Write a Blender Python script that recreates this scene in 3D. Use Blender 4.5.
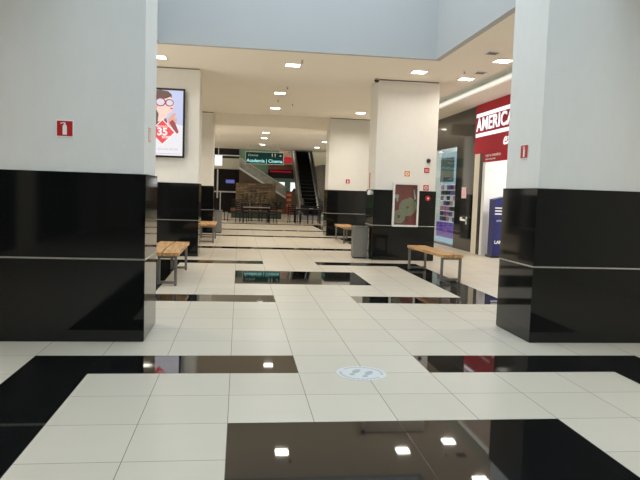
import bpy, bmesh, math, random
from mathutils import Vector, Matrix
random.seed(7)
SC = bpy.context.scene
COL = SC.collection
for o in list(bpy.data.objects): bpy.data.objects.remove(o)

# ------------------------------------------------------------------ camera
CAM_H = 1.5935
YAW, PITCH, ROLL, FPX = .128334, .073793, .0327845, 634.167
cd = bpy.data.cameras.new('camera'); cam = bpy.data.objects.new('camera', cd); COL.objects.link(cam)
cd.sensor_fit = 'HORIZONTAL'; cd.sensor_width = 36.0; cd.lens = FPX * 36.0 / 640.0
cd.clip_start = .05; cd.clip_end = 300
_f = Vector((math.sin(YAW) * math.cos(PITCH), math.cos(YAW) * math.cos(PITCH), -math.sin(PITCH)))
_r0 = Vector((math.cos(YAW), -math.sin(YAW), 0)); _u0 = _r0.cross(_f)
_r = _r0 * math.cos(ROLL) + _u0 * math.sin(ROLL); _u = -_r0 * math.sin(ROLL) + _u0 * math.cos(ROLL)
cam.matrix_world = Matrix(((_r.x, _u.x, -_f.x, 0), (_r.y, _u.y, -_f.y, 0), (_r.z, _u.z, -_f.z, CAM_H), (0, 0, 0, 1)))
SC.camera = cam

# ------------------------------------------------------------------ sky, exposure
W = bpy.data.worlds.new('world'); SC.world = W; W.use_nodes = True
bg = W.node_tree.nodes['Background']
bg.inputs[0].default_value = (.70, .86, 1.0, 1); bg.inputs[1].default_value = 3.75
SC.view_settings.view_transform = 'Standard'; SC.view_settings.look = 'None'
SC.view_settings.gamma = 1.0; SC.view_settings.use_curve_mapping = False
SC.view_settings.exposure = 0.0
PANEL = 14.0       # radiance of one diffuser seen at a low angle
LAMP_W = 13.0      # power of one ceiling light over the hall, thrown mostly downwards
ADDED_AISLE_W = 34.0     # stronger unseen lights added over the aisles to brighten the hall
MID_W = 56.0       # the lights between the second and third columns

# ------------------------------------------------------------------ layout numbers (metres)
T = .6; X0 = -.0449; Y0 = 4.2848          # floor tile module and its origin
LX0, LX1 = -2.44, -.945                   # left row of columns
RX0, RX1 = 3.245, 4.81                    # right row of columns
CY = [6.63, 15.2, 23.45]; CDEP = .92      # column fronts and depth
CZ = 4.38                                 # ceiling height
GZ = 1.725; SZ = .855                     # top of granite, steel strip
SHOPX = 6.8                               # plane of the shopfronts on the right
WELL = (-1.6, 3.9, -5.0, 12.75)           # opening in the ceiling

# ------------------------------------------------------------------ materials
def nt(m):
    m.use_nodes = True
    return m.node_tree.nodes, m.node_tree.links
def mat(name, col, rough=.5, metal=0, spec=.5, noise=0, nscale=20, bump=0, emis=None, estr=0, bscale=None, stretch=None, coat=0):
    m = bpy.data.materials.new(name); N, L = nt(m); b = N['Principled BSDF']
    b.inputs['Base Color'].default_value = (*col, 1); b.inputs['Roughness'].default_value = rough
    b.inputs['Metallic'].default_value = metal; b.inputs['Specular IOR Level'].default_value = spec
    b.inputs['Coat Weight'].default_value = coat
    tc = N.new('ShaderNodeTexCoord'); mp = N.new('ShaderNodeMapping'); L.new(tc.outputs['Object'], mp.inputs[0])
    if stretch: mp.inputs['Scale'].default_value = stretch
    nz = N.new('ShaderNodeTexNoise'); nz.inputs['Scale'].default_value = nscale; nz.inputs['Detail'].default_value = 4
    L.new(mp.outputs[0], nz.inputs['Vector'])
    mx = N.new('ShaderNodeMix'); mx.data_type = 'RGBA'; k = noise or .03
    mx.inputs['A'].default_value = (*[c * (1 - k) for c in col], 1)
    mx.inputs['B'].default_value = (*[min(1, c * (1 + k)) for c in col], 1)
    L.new(nz.outputs['Fac'], mx.inputs['Factor']); L.new(mx.outputs['Result'], b.inputs['Base Color'])
    if bump:
        n2 = N.new('ShaderNodeTexNoise'); n2.inputs['Scale'].default_value = bscale or nscale; n2.inputs['Detail'].default_value = 5
        L.new(mp.outputs[0], n2.inputs['Vector'])
        bp = N.new('ShaderNodeBump'); bp.inputs['Strength'].default_value = bump; bp.inputs['Distance'].default_value = .01
        L.new(n2.outputs['Fac'], bp.inputs['Height']); L.new(bp.outputs[0], b.inputs['Normal'])
    if emis: b.inputs['Emission Color'].default_value = (*emis, 1); b.inputs['Emission Strength'].default_value = estr
    return m

def math_node(N, L, op, a, b=None, c=None):
    n = N.new('ShaderNodeMath'); n.operation = op
    for k, v in enumerate((a, b, c)):
        if v is None: continue
        if isinstance(v, (int, float)): n.inputs[k].default_value = v
        else: L.new(v, n.inputs[k])
    return n.outputs[0]

def grid_factor(N, L, px, py, hw):
    """1 on the joints of a grid with periods px, py anchored on the tile origin"""
    tc = N.new('ShaderNodeTexCoord'); sp = N.new('ShaderNodeSeparateXYZ'); L.new(tc.outputs['Object'], sp.inputs[0])
    res = []; cells = []
    for out, off, per in ((sp.outputs[0], X0, px), (sp.outputs[1], Y0, py)):
        q = math_node(N, L, 'DIVIDE', math_node(N, L, 'SUBTRACT', out, off), per)
        cells.append(math_node(N, L, 'FLOOR', q))
        fr = math_node(N, L, 'FRACT', math_node(N, L, 'ADD', q, .5))
        d = math_node(N, L, 'ABSOLUTE', math_node(N, L, 'SUBTRACT', fr, .5))
        res.append(math_node(N, L, 'LESS_THAN', d, hw / per))
    return math_node(N, L, 'MAXIMUM', res[0], res[1]), cells, tc

def tile_material():
    m = bpy.data.materials.new('porcelain_tile'); N, L = nt(m); b = N['Principled BSDF']
    g, cells, tc = grid_factor(N, L, T, T, .0028)
    cx = N.new('ShaderNodeCombineXYZ'); L.new(cells[0], cx.inputs[0]); L.new(cells[1], cx.inputs[1])
    wn = N.new('ShaderNodeTexWhiteNoise'); wn.noise_dimensions = '2D'; L.new(cx.outputs[0], wn.inputs['Vector'])
    nz = N.new('ShaderNodeTexNoise'); nz.inputs['Scale'].default_value = 5; nz.inputs['Detail'].default_value = 6
    L.new(tc.outputs['Object'], nz.inputs['Vector'])
    v = math_node(N, L, 'ADD', math_node(N, L, 'MULTIPLY', wn.outputs['Value'], .5), math_node(N, L, 'MULTIPLY', nz.outputs['Fac'], .5))
    mx = N.new('ShaderNodeMix'); mx.data_type = 'RGBA'
    mx.inputs['A'].default_value = (.50, .45, .36, 1); mx.inputs['B'].default_value = (.58, .52, .425, 1)
    L.new(v, mx.inputs['Factor'])
    m2 = N.new('ShaderNodeMix'); m2.data_type = 'RGBA'; m2.inputs['B'].default_value = (.19, .165, .13, 1)
    L.new(g, m2.inputs['Factor']); L.new(mx.outputs['Result'], m2.inputs['A']); L.new(m2.outputs['Result'], b.inputs['Base Color'])
    b.inputs['Specular IOR Level'].default_value = .5
    r = math_node(N, L, 'ADD', math_node(N, L, 'MULTIPLY', g, .4), math_node(N, L, 'ADD', math_node(N, L, 'MULTIPLY', nz.outputs['Fac'], .12), .30))
    L.new(r, b.inputs['Roughness'])
    return m
def granite_material(floor=False):
    m = bpy.data.materials.new('black_granite_floor' if floor else 'black_granite'); N, L = nt(m); b = N['Principled BSDF']
    tc = N.new('ShaderNodeTexCoord'); vo = N.new('ShaderNodeTexVoronoi'); vo.inputs['Scale'].default_value = 90
    L.new(tc.outputs['Object'], vo.inputs['Vector'])
    s = math_node(N, L, 'LESS_THAN', vo.outputs['Distance'], .17)
    nz = N.new('ShaderNodeTexNoise'); nz.inputs['Scale'].default_value = 40; L.new(tc.outputs['Object'], nz.inputs['Vector'])
    s = math_node(N, L, 'MULTIPLY', s, math_node(N, L, 'GREATER_THAN', nz.outputs['Fac'], .50))
    mx = N.new('ShaderNodeMix'); mx.data_type = 'RGBA'
    mx.inputs['A'].default_value = (.0055, .006, .0062, 1); mx.inputs['B'].default_value = (.055, .05, .042, 1)
    L.new(s, mx.inputs['Factor']); out = mx.outputs['Result']
    if floor:
        g, _, _ = grid_factor(N, L, 2 * T, 3 * T, .0016)
        m2 = N.new('ShaderNodeMix'); m2.data_type = 'RGBA'; m2.inputs['B'].default_value = (.09, .08, .065, 1)
        L.new(g, m2.inputs['Factor']); L.new(out, m2.inputs['A']); out = m2.outputs['Result']
    L.new(out, b.inputs['Base Color']); b.inputs['Roughness'].default_value = .03 if floor else .06
    b.inputs['Specular IOR Level'].default_value = .5 if floor else .36
    return m
def wood_material():
    m = bpy.data.materials.new('bench_wood'); N, L = nt(m); b = N['Principled BSDF']
    tc = N.new('ShaderNodeTexCoord'); mp = N.new('ShaderNodeMapping'); mp.inputs['Scale'].default_value = (16, 1.2, 16)
    L.new(tc.outputs['Object'], mp.inputs[0])
    nz = N.new('ShaderNodeTexNoise'); nz.inputs['Scale'].default_value = 1.6; nz.inputs['Detail'].default_value = 6
    L.new(mp.outputs[0], nz.inputs['Vector'])
    cr = N.new('ShaderNodeValToRGB'); cr.color_ramp.elements[0].position = .35; cr.color_ramp.elements[1].position = .68
    cr.color_ramp.elements[0].color = (.33, .16, .055, 1); cr.color_ramp.elements[1].color = (.72, .44, .19, 1)
    L.new(nz.outputs['Fac'], cr.inputs[0]); L.new(cr.outputs[0], b.inputs['Base Color'])
    b.inputs['Roughness'].default_value = .38
    return m
def perforated_material():
    m = bpy.data.materials.new('perforated_steel'); N, L = nt(m); b = N['Principled BSDF']
    tc = N.new('ShaderNodeTexCoord'); vo = N.new('ShaderNodeTexVoronoi'); vo.inputs['Scale'].default_value = 45; vo.inputs['Randomness'].default_value = 0
    L.new(tc.outputs['Object'], vo.inputs['Vector'])
    s = math_node(N, L, 'LESS_THAN', vo.outputs['Distance'], .3)
    mx = N.new('ShaderNodeMix'); mx.data_type = 'RGBA'
    mx.inputs['A'].default_value = (.24, .235, .22, 1); mx.inputs['B'].default_value = (.05, .05, .05, 1)
    L.new(s, mx.inputs['Factor']); L.new(mx.outputs['Result'], b.inputs['Base Color'])
    b.inputs['Metallic'].default_value = .5; b.inputs['Roughness'].default_value = .42
    return m
def stone_material():
    m = bpy.data.materials.new('stacked_stone'); N, L = nt(m); b = N['Principled BSDF']
    tc = N.new('ShaderNodeTexCoord'); mp = N.new('ShaderNodeMapping'); mp.inputs['Rotation'].default_value = (math.pi / 2, 0, 0)
    L.new(tc.outputs['Object'], mp.inputs[0])
    br = N.new('ShaderNodeTexBrick'); br.inputs['Scale'].default_value = 1.0; br.inputs['Brick Width'].default_value = .55
    br.inputs['Row Height'].default_value = .11; br.inputs['Mortar Size'].default_value = .012
    br.inputs['Color1'].default_value = (.34, .25, .155, 1); br.inputs['Color2'].default_value = (.17, .12, .075, 1); br.inputs['Mortar'].default_value = (.05, .035, .025, 1)
    L.new(mp.outputs[0], br.inputs['Vector']); L.new(br.outputs['Color'], b.inputs['Base Color'])
    bp = N.new('ShaderNodeBump'); bp.inputs['Strength'].default_value = .6; bp.inputs['Distance'].default_value = .02
    L.new(br.outputs['Fac'], bp.inputs['Height']); bp.invert = True; L.new(bp.outputs[0], b.inputs['Normal'])
    b.inputs['Roughness'].default_value = .85
    return m
def glass_material(name='clear_glass', tint=(.92, .97, .95), rough=.02, opacity=.12):
    m = bpy.data.materials.new(name); N, L = nt(m); b = N['Principled BSDF']
    o = N['Material Output']; gl = N.new('ShaderNodeBsdfGlossy'); gl.inputs['Roughness'].default_value = rough
    tr = N.new('ShaderNodeBsdfTransparent'); tr.inputs[0].default_value = (*tint, 1)
    fr = N.new('ShaderNodeLayerWeight')
    f2 = math_node(N, L, 'ADD', math_node(N, L, 'MULTIPLY', math_node(N, L, 'POWER', fr.outputs['Facing'], 5), .45), .03 + opacity * .3)
    ms = N.new('ShaderNodeMixShader'); L.new(f2, ms.inputs[0]); L.new(tr.outputs[0], ms.inputs[1]); L.new(gl.outputs[0], ms.inputs[2])
    L.new(ms.outputs[0], o.inputs[0]); N.remove(b)
    return m
def emit(name, col, s):
    m = mat(name, (.02, .02, .02), .5, emis=col, estr=s); return m

M = dict(
    tile=tile_material(), fgranite=granite_material(True), granite=granite_material(), wood=wood_material(),
    perf=perforated_material(), stone=stone_material(), glass=glass_material(),
    ceil=mat('ceiling_paint', (.90, .84, .73), .85, noise=.015, nscale=2),
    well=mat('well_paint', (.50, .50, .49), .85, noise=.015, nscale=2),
    plaster=mat('column_plaster', (.79, .775, .73), .7, noise=.03, nscale=9, bump=.12, bscale=55, stretch=(1, 1, .5)),
    cream=mat('cream_wall', (.74, .69, .58), .8, noise=.03, nscale=3),
    steel=mat('brushed_steel', (.62, .62, .60), .3, metal=1, noise=.08, nscale=60),
    darksteel=mat('dark_steel', (.25, .25, .25), .35, metal=.8, noise=.1, nscale=50),
    benchsteel=mat('bench_steel', (.22, .215, .20), .38, metal=.7, noise=.06, nscale=50),
    alu=mat('white_aluminium', (.74, .73, .70), .4, noise=.02),
    black=mat('black_plastic', (.012, .012, .013), .3),
    blackpanel=mat('black_glossy_panel', (.010, .011, .012), .06, spec=.6),
    rubber=mat('black_rubber', (.02, .02, .02), .7),
    red=mat('red_enamel', (.52, .015, .015), .35, noise=.05),
    signred=mat('red_sign_board', (.36, .008, .02), .55, spec=.25, noise=.03, emis=(.45, .008, .025), estr=.16),
    darkred=mat('dark_red_panel', (.22, .012, .015), .45),
    orange=mat('orange_sign', (.72, .25, .05), .5),
    white=mat('white_enamel', (.86, .86, .84), .45),
    paper=mat('white_print', (.88, .88, .86), .6),
    sticker=mat('floor_sticker_film', (.60, .61, .60), .3, noise=.05, nscale=8),
    stickergrey=mat('sticker_grey_print', (.33, .36, .38), .35),
    hose=mat('canvas_hose', (.36, .36, .24), .8, noise=.12, nscale=60),
    navy=mat('navy_board', (.012, .016, .13), .4),
    stonegrey=mat('grey_cladding', (.30, .28, .25), .7, noise=.05),
    green=mat('green_wall', (.20, .33, .22), .6, noise=.05),
    darkgreen=mat('dark_green_box', (.018, .04, .022), .5),
    terracotta=mat('terracotta_ledge', (.17, .075, .04), .7),
    brown=mat('brown_underside', (.13, .09, .06), .6, noise=.05),
    darkshop=mat('dark_shop_interior', (.014, .010, .012), .6, spec=.2, noise=.2, nscale=2),
    chair=mat('dark_chair_paint', (.010, .007, .012), .65, spec=.2),
    tabletop=mat('table_laminate', (.30, .28, .28), .25),
    leaf=mat('leaf_green', (.018, .034, .014), .6, noise=.4, nscale=6),
    bark=mat('stem_brown', (.10, .07, .04), .8),
    step=mat('shaded_escalator_step', (.004, .004, .005), .6, spec=.1),  # near-black colour carries the shade lying on the steps
    beige=mat('beige_slab', (.62, .57, .44), .7),
    panel=emit('panel_light', (1.0, .93, .80), PANEL),
    farpanel=emit('far_panel_light', (1.0, .90, .76), 9.0),
    led=emit('cove_led', (1.0, .93, .80), .95),
    shoplight=emit('shop_panel_light', (1.0, .98, .95), 45),
    litwhite=emit('lit_white_sign', (1, .98, 1), 1.15),
    litcyan=emit('lit_display_panel', (.62, .80, 1.0), .95),
    litblue=emit('lit_blue_box', (.50, .75, .95), .62),
    litteal=emit('lit_teal_letters', (.38, .85, .82), 1.0),
    signgreen=mat('dark_green_sign', (.002, .022, .019), .5, spec=.2, emis=(.003, .05, .042), estr=.35),
    purple=emit('lit_purple_band', (.07, .02, .22), 1.2),
    pink=mat('pink_box', (.62, .22, .42), .5), violet=mat('violet_box', (.20, .10, .40), .5), dark=mat('dark_box', (.03, .03, .05), .4),
    addedglow=emit('added_window_glow', (1.0, .93, .82), 2.8),  # glow added to unseen windows as broad soft light
    addedfarglow=emit('added_far_window_glow', (1.0, .93, .82), 1.0),  # weaker added glow for the unseen windows further on
    violetscreen=emit('lit_violet_screen', (.22, .24, .7), .5),
)

# ------------------------------------------------------------------ mesh helpers
def box(bm, x0, x1, y0, y1, z0, z1, mi=0, bevel=0):
    vs = [bm.verts.new((x, y, z)) for x in (x0, x1) for y in (y0, y1) for z in (z0, z1)]
    F = [(0, 1, 3, 2), (4, 6, 7, 5), (0, 4, 5, 1), (2, 3, 7, 6), (0, 2, 6, 4), (1, 5, 7, 3)]
    fs = [bm.faces.new([vs[i] for i in f]) for f in F]
    for f in fs: f.material_index = mi
    if bevel:
        es = list({e for f in fs for e in f.edges})
        bmesh.ops.bevel(bm, geom=es, offset=bevel, segments=2, affect='EDGES', profile=.5)
def tube(bm, p, q, r0, r1=None, n=12):
    r1 = r0 if r1 is None else r1; p = Vector(p); q = Vector(q); d = (q - p).normalized()
    a = d.orthogonal().normalized(); b = d.cross(a); A = []; B = []
    for k in range(n):
        t = 2 * math.pi * k / n; v = a * math.cos(t) + b * math.sin(t)
        A.append(bm.verts.new(p + v * r0)); B.append(bm.verts.new(q + v * r1))
    for k in range(n): bm.faces.new((A[k], A[(k + 1) % n], B[(k + 1) % n], B[k]))
    bm.faces.new(A[::-1]); bm.faces.new(B)
def beam(bm, p, q, w, h=None):
    """square bar from p to q"""
    h = h or w; p = Vector(p); q = Vector(q); d = (q - p).normalized()
    up = Vector((0, 0, 1)) if abs(d.z) < .9 else Vector((0, 1, 0))
    s = d.cross(up).normalized() * w / 2; t = s.cross(d).normalized() * h / 2
    A = [bm.verts.new(p + a * s + b * t) for a, b in ((-1, -1), (1, -1), (1, 1), (-1, 1))]
    B = [bm.verts.new(q + a * s + b * t) for a, b in ((-1, -1), (1, -1), (1, 1), (-1, 1))]
    for k in range(4): bm.faces.new((A[k], A[(k + 1) % 4], B[(k + 1) % 4], B[k]))
    bm.faces.new(A[::-1]); bm.faces.new(B)
def prism(bm, pts, y0, y1):
    """polygon in XZ extruded along Y"""
    A = [bm.verts.new((x, y0, z)) for x, z in pts]; B = [bm.verts.new((x, y1, z)) for x, z in pts]
    bm.faces.new(A); bm.faces.new(B[::-1]); n = len(pts)
    for k in range(n): bm.faces.new((A[k], B[k], B[(k + 1) % n], A[(k + 1) % n]))
def prismx(bm, pts, x0, x1):
    """polygon in YZ extruded along X"""
    A = [bm.verts.new((x0, y, z)) for y, z in pts]; B = [bm.verts.new((x1, y, z)) for y, z in pts]
    bm.faces.new(A); bm.faces.new(B[::-1]); n = len(pts)
    for k in range(n): bm.faces.new((A[k], B[k], B[(k + 1) % n], A[(k + 1) % n]))
def lathe(bm, prof, cx=0, cy=0, n=24):
    rings = []
    for r, z in prof:
        rings.append([bm.verts.new((cx + r * math.cos(2 * math.pi * k / n), cy + r * math.sin(2 * math.pi * k / n), z)) for k in range(n)])
    for a, b in zip(rings, rings[1:]):
        for k in range(n): bm.faces.new((a[k], a[(k + 1) % n], b[(k + 1) % n], b[k]))
    bm.faces.new(rings[0][::-1]); bm.faces.new(rings[-1])
def torus(bm, c, R, r, axis='Y', n=28, m=10):
    rg = []
    for k in range(n):
        t = 2 * math.pi * k / n; ring = []
        for j in range(m):
            s = 2 * math.pi * j / m; rr = R + r * math.cos(s)
            a, b, h = rr * math.cos(t), rr * math.sin(t), r * math.sin(s)
            v = (a, h, b) if axis == 'Y' else (a, b, h)
            ring.append(bm.verts.new((c[0] + v[0], c[1] + v[1], c[2] + v[2])))
        rg.append(ring)
    for k in range(n):
        for j in range(m): bm.faces.new((rg[k][j], rg[(k + 1) % n][j], rg[(k + 1) % n][(j + 1) % m], rg[k][(j + 1) % m]))
def BM(fn=None):
    bm = bmesh.new()
    if fn: fn(bm)
    return bm
def obj(name, bm, mats, parent=None, smooth=False, loc=None):
    bmesh.ops.recalc_face_normals(bm, faces=bm.faces)
    me = bpy.data.meshes.new(name); bm.to_mesh(me); bm.free()
    for m in (mats if isinstance(mats, (list, tuple)) else [mats]): me.materials.append(M[m] if isinstance(m, str) else m)
    if smooth:
        for p in me.polygons: p.use_smooth = True
        try: me.set_sharp_from_angle(angle=math.radians(40))
        except Exception: pass
    o = bpy.data.objects.new(name, me); COL.objects.link(o)
    if parent: o.parent = parent
    if loc: o.location = loc
    return o
def bx(name, x0, x1, y0, y1, z0, z1, m, parent=None, bevel=0, loc=None):
    return obj(name, BM(lambda b: box(b, x0, x1, y0, y1, z0, z1, 0, bevel)), m, parent, loc=loc)
def tag(o, label, cat, group=None, kind=None):
    o['label'] = label; o['category'] = cat
    if group: o['group'] = group
    if kind: o['kind'] = kind
    return o
def thing(name, label, cat, loc=(0, 0, 0), rotz=0, group=None):
    o = bpy.data.objects.new(name, None); COL.objects.link(o); o.empty_display_size = .1
    o.location = loc; o.rotation_euler = (0, 0, rotz); return tag(o, label, cat, group)
def struct(o): o['kind'] = 'structure'; return o
def dup(root, loc, rotz=None, label=None, group=None):
    r = root.copy(); COL.objects.link(r); r.location = loc
    if rotz is not None: r.rotation_euler = (0, 0, rotz)
    if label: r['label'] = label
    if group: r['group'] = group
    for ch in list(root.children):
        c = ch.copy(); COL.objects.link(c); c.parent = r
        for g in list(ch.children):
            d = g.copy(); COL.objects.link(d); d.parent = c
    return r
def text(name, s, size, m, parent, loc, rot=(math.pi / 2, 0, 0), bold=.0, depth=.002, align='CENTER', shear=0, sx=1.0, space=1.0):
    cu = bpy.data.curves.new(name, 'FONT'); cu.body = s; cu.size = size; cu.offset = bold; cu.extrude = depth
    cu.align_x = align; cu.align_y = 'CENTER'; cu.shear = shear; cu.space_character = space
    tmp = bpy.data.objects.new(name, cu); COL.objects.link(tmp)
    dg = bpy.context.evaluated_depsgraph_get(); me = bpy.data.meshes.new_from_object(tmp.evaluated_get(dg))
    bpy.data.objects.remove(tmp); bpy.data.curves.remove(cu)
    o = bpy.data.objects.new(name, me); COL.objects.link(o); me.materials.clear(); me.materials.append(M[m])
    o.location = loc; o.rotation_euler = rot; o.scale = (sx, 1, 1)
    if parent: o.parent = parent
    return o

# ================================================================== STRUCTURE
# ---- floor: one mesh of tiles, black granite bands laid between the pale ones
def is_black(i, j):
    if i < -3 or i > 6 or j > 52: return False
    for s in (-20, -6, 8):                       # frames with a square in the middle
        if s <= j <= s + 8:
            side = i in (-3, 6); end = j in (s, s + 8)
            if end and not (1 <= i <= 2): return True
            if side: return True
            if 0 <= i <= 3 and s + 3 <= j <= s + 5: return True
    if j in (22, 30, 36, 44, 50): return True    # full width lines further on
    if i in (-3, 6) and (22 <= j <= 30 or 36 <= j <= 44): return True
    return False
fb = bmesh.new(); vc = {}
def fv(i, j):
    if (i, j) not in vc: vc[(i, j)] = fb.verts.new((X0 + i * T, Y0 + j * T, 0))
    return vc[(i, j)]
for i in range(-12, 22):
    for j in range(-28, 84):
        f = fb.faces.new((fv(i, j), fv(i + 1, j), fv(i + 1, j + 1), fv(i, j + 1))); f.material_index = 1 if is_black(i, j) else 0
struct(obj('floor', fb, ['tile', 'fgranite']))

# ---- ceiling with its opening, and the ceiling slot at the right
wx0, wx1, wy0, wy1 = WELL
cb = bmesh.new(); TH = .25
def slab(x0, x1, y0, y1, z0=CZ, z1=None): box(cb, x0, x1, y0, y1, z0, z1 or z0 + TH)
slab(-5.2, wx0 - .12, -12, 43.2); slab(wx1 + .12, 5.6, -12, 43.2)
slab(wx0 - .12, wx1 + .12, -12, wy0 - .12); slab(wx0 - .12, wx1 + .12, wy1 + .12, 43.2)
slab(5.6, 9.0, -12, 43.2, 4.85, 5.1)           # top of the cove
slab(5.95, 6.86, -12, 30, 4.25, 4.40)          # soffit over the shopfronts
slab(5.6, 9.0, 30, 43.2)                       # plain ceiling beyond the shops
struct(obj('ceiling', cb, 'ceil'))
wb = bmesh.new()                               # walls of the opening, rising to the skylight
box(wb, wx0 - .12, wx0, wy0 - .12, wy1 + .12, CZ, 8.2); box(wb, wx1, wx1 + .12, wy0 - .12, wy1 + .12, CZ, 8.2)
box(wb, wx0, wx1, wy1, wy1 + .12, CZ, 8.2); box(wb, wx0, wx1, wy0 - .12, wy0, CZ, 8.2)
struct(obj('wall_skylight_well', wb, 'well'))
sk = bmesh.new()
for k in range(9): box(sk, wx0, wx1, wy0 + 1.95 * k + .9, wy0 + 1.95 * k + 1.02, 8.05, 8.2)
box(sk, wx0 + 2.7, wx0 + 2.82, wy0, wy1, 8.06, 8.19)
struct(obj('window_1', sk, 'alu'))
# ---- beam between the third pair of columns
struct(bx('trim_1', LX1 - .6, RX0 + .6, CY[2] + .12, CY[2] + .8, 3.95, CZ, 'ceil'))
struct(bx('trim_2', -5.2, LX0 + .2, CY[2] + .12, CY[2] + .8, 3.95, CZ, 'ceil'))
struct(bx('trim_3', RX1 - .2, 5.6, CY[2] + .12, CY[2] + .8, 3.95, CZ, 'ceil'))
# ---- LED line along the soffit edge
struct(bx('trim_4', 5.935, 5.95, -6, 29.5, 4.29, 4.37, 'led'))
# ---- side and end walls
lw = bmesh.new(); box(lw, -5.3, -5.1, -12, 49, 0, 5.1); struct(obj('wall_left', lw, 'cream'))
for k, y in enumerate((-8, -2, 4, 10, 16, 22, 28)):
    struct(bx('window_%d' % (k + 2), -5.1, -5.04, y, y + 4.4, .1, 3.2, 'addedglow' if y in (10, 28) else 'blackpanel'))  # the glowing ones are unseen, added to brighten ceiling and columns
for k, y in enumerate((34, 39.5)): struct(bx('window_%d' % (k + 10), -5.1, -5.04, y, y + 4.0, .1, 3.2, 'addedfarglow'))  # out of view, glow added to lift the far ceiling
for k, y in enumerate((24, 30, 36)): struct(bx('window_%d' % (k + 12), SHOPX - .06, SHOPX, y, y + 4.8, .1, 3.2, 'addedglow' if y < 28 else 'addedfarglow'))  # hidden behind the columns, glow added for light from this side
nb = bmesh.new(); box(nb, -5.3, 11, -12.2, -12, 0, 5.1); struct(obj('wall_back', nb, 'cream'))
struct(bx('window_9', -3.8, 6.2, -12, -11.94, .1, 3.4, 'blackpanel'))
rw = bmesh.new()                               # wall on the shop side, with the two shop openings left out
box(rw, SHOPX, SHOPX + .15, -12, 10.4, 0, 4.85)
box(rw, SHOPX + .02, SHOPX + .15, 10.4, 17.88, 2.86, 4.85)
box(rw, SHOPX, SHOPX + .15, 22.6, 49, 0, 4.85)
box(rw, SHOPX + .02, SHOPX + .15, 17.88, 22.6, 4.26, 4.85)
struct(obj('wall_right', rw, 'cream'))
ub = bmesh.new()                               # rooms behind the shopfronts
box(ub, 11, 11.15, 9, 23, 0, 4.3); box(ub, SHOPX + .15, 11, 10.2, 10.35, 0, 3.9); box(ub, SHOPX + .15, 11, 17.35, 17.5, 0, 3.9)
box(ub, SHOPX + .15, 11, 22.6, 22.75, 0, 4.3); box(ub, SHOPX + .15, 11, 10.2, 17.5, 3.4, 3.55); box(ub, SHOPX + .15, 11, 17.5, 22.75, 4.3, 4.4)
struct(obj('wall_shop_interior', ub, 'white'))
# far end of the mall
fw = bmesh.new(); box(fw, -5.2, 9.0, 48, 48.2, 0, 7.5); struct(obj('wall_far', fw, 'green'))
fc = bmesh.new(); box(fc, -5.2, 9.0, 43.2, 48.2, 7.5, 7.7); box(fc, -5.2, 9.0, 43.2, 43.4, CZ, 7.5); box(fc, 8.85, 9.0, 43.2, 48, 4.85, 7.5)
box(fc, -5.35, -5.2, 43.2, 48, 5.1, 7.5); struct(obj('ceiling_far_hall', fc, 'ceil'))
struct(bx('trim_5', -5.1, .12, 46.6, 48, 3.12, 3.88, 'beige'))           # edge of the upper floor
struct(bx('trim_6', 4.2, 6.8, 46.2, 48, 4.0, 5.2, 'beige'))
struct(obj('wall_far_side', BM(lambda b: box(b, 4.9, 6.8, 46.6, 48, 0, 4.0)), 'stonegrey'))
wd = BM(lambda b: prism(b, [(4.9, 4.0), (4.9, 3.25), (5.25, 3.45), (5.7, 3.62), (6.8, 3.75), (6.8, 4.0)], 46.2, 46.6))
struct(obj('trim_7', wd, 'beige'))

# ================================================================== COLUMNS
def column(x0, x1, y, top, label):
    w = x1 - x0; r = thing('column', label, 'column', (x0, y, 0), 0, 'granite clad columns')
    bx('granite_cladding', 0, w, 0, CDEP, .012, GZ, 'granite', r)
    i = .022
    gap = .03 if top <= CZ else 0
    bx('shaft', i, w - i, i, CDEP - i, GZ, top - gap, 'plaster', r)
    if gap: bx('shadow_gap', i + .02, w - i - .02, i + .02, CDEP - i - .02, top - gap, top, 'darksteel', r)
    g = bmesh.new(); t = .006
    box(g, -t, w + t, -t, .0, SZ - .008, SZ + .008); box(g, -t, w + t, CDEP, CDEP + t, SZ - .008, SZ + .008)
    box(g, -t, 0, 0, CDEP, SZ - .008, SZ + .008); box(g, w, w + t, 0, CDEP, SZ - .008, SZ + .008)
    obj('steel_strip', g, 'steel', r)
    bx('plinth', .008, w - .008, .008, CDEP - .008, 0, .012, 'granite', r)
    return r
column(LX0, LX1, CY[0], 8.1, 'near left column, white above black granite, carrying the fire extinguisher sign')
column(RX0, RX1, CY[0], 8.1, 'near right column, white above black granite, cut off by the right edge of the view')
column(LX0, LX1, CY[1], CZ, 'second left column with the advertising screen hung on its white front')
column(RX0, RX1, CY[1], CZ, 'second right column with the red fire hose cabinet on its front')
column(LX0, LX1, CY[2], CZ, 'third left column, narrow strip of white and granite behind the one with the screen')
column(RX0, RX1, CY[2], CZ, 'third right column with one small red sign, left of the hose cabinet column')

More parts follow.
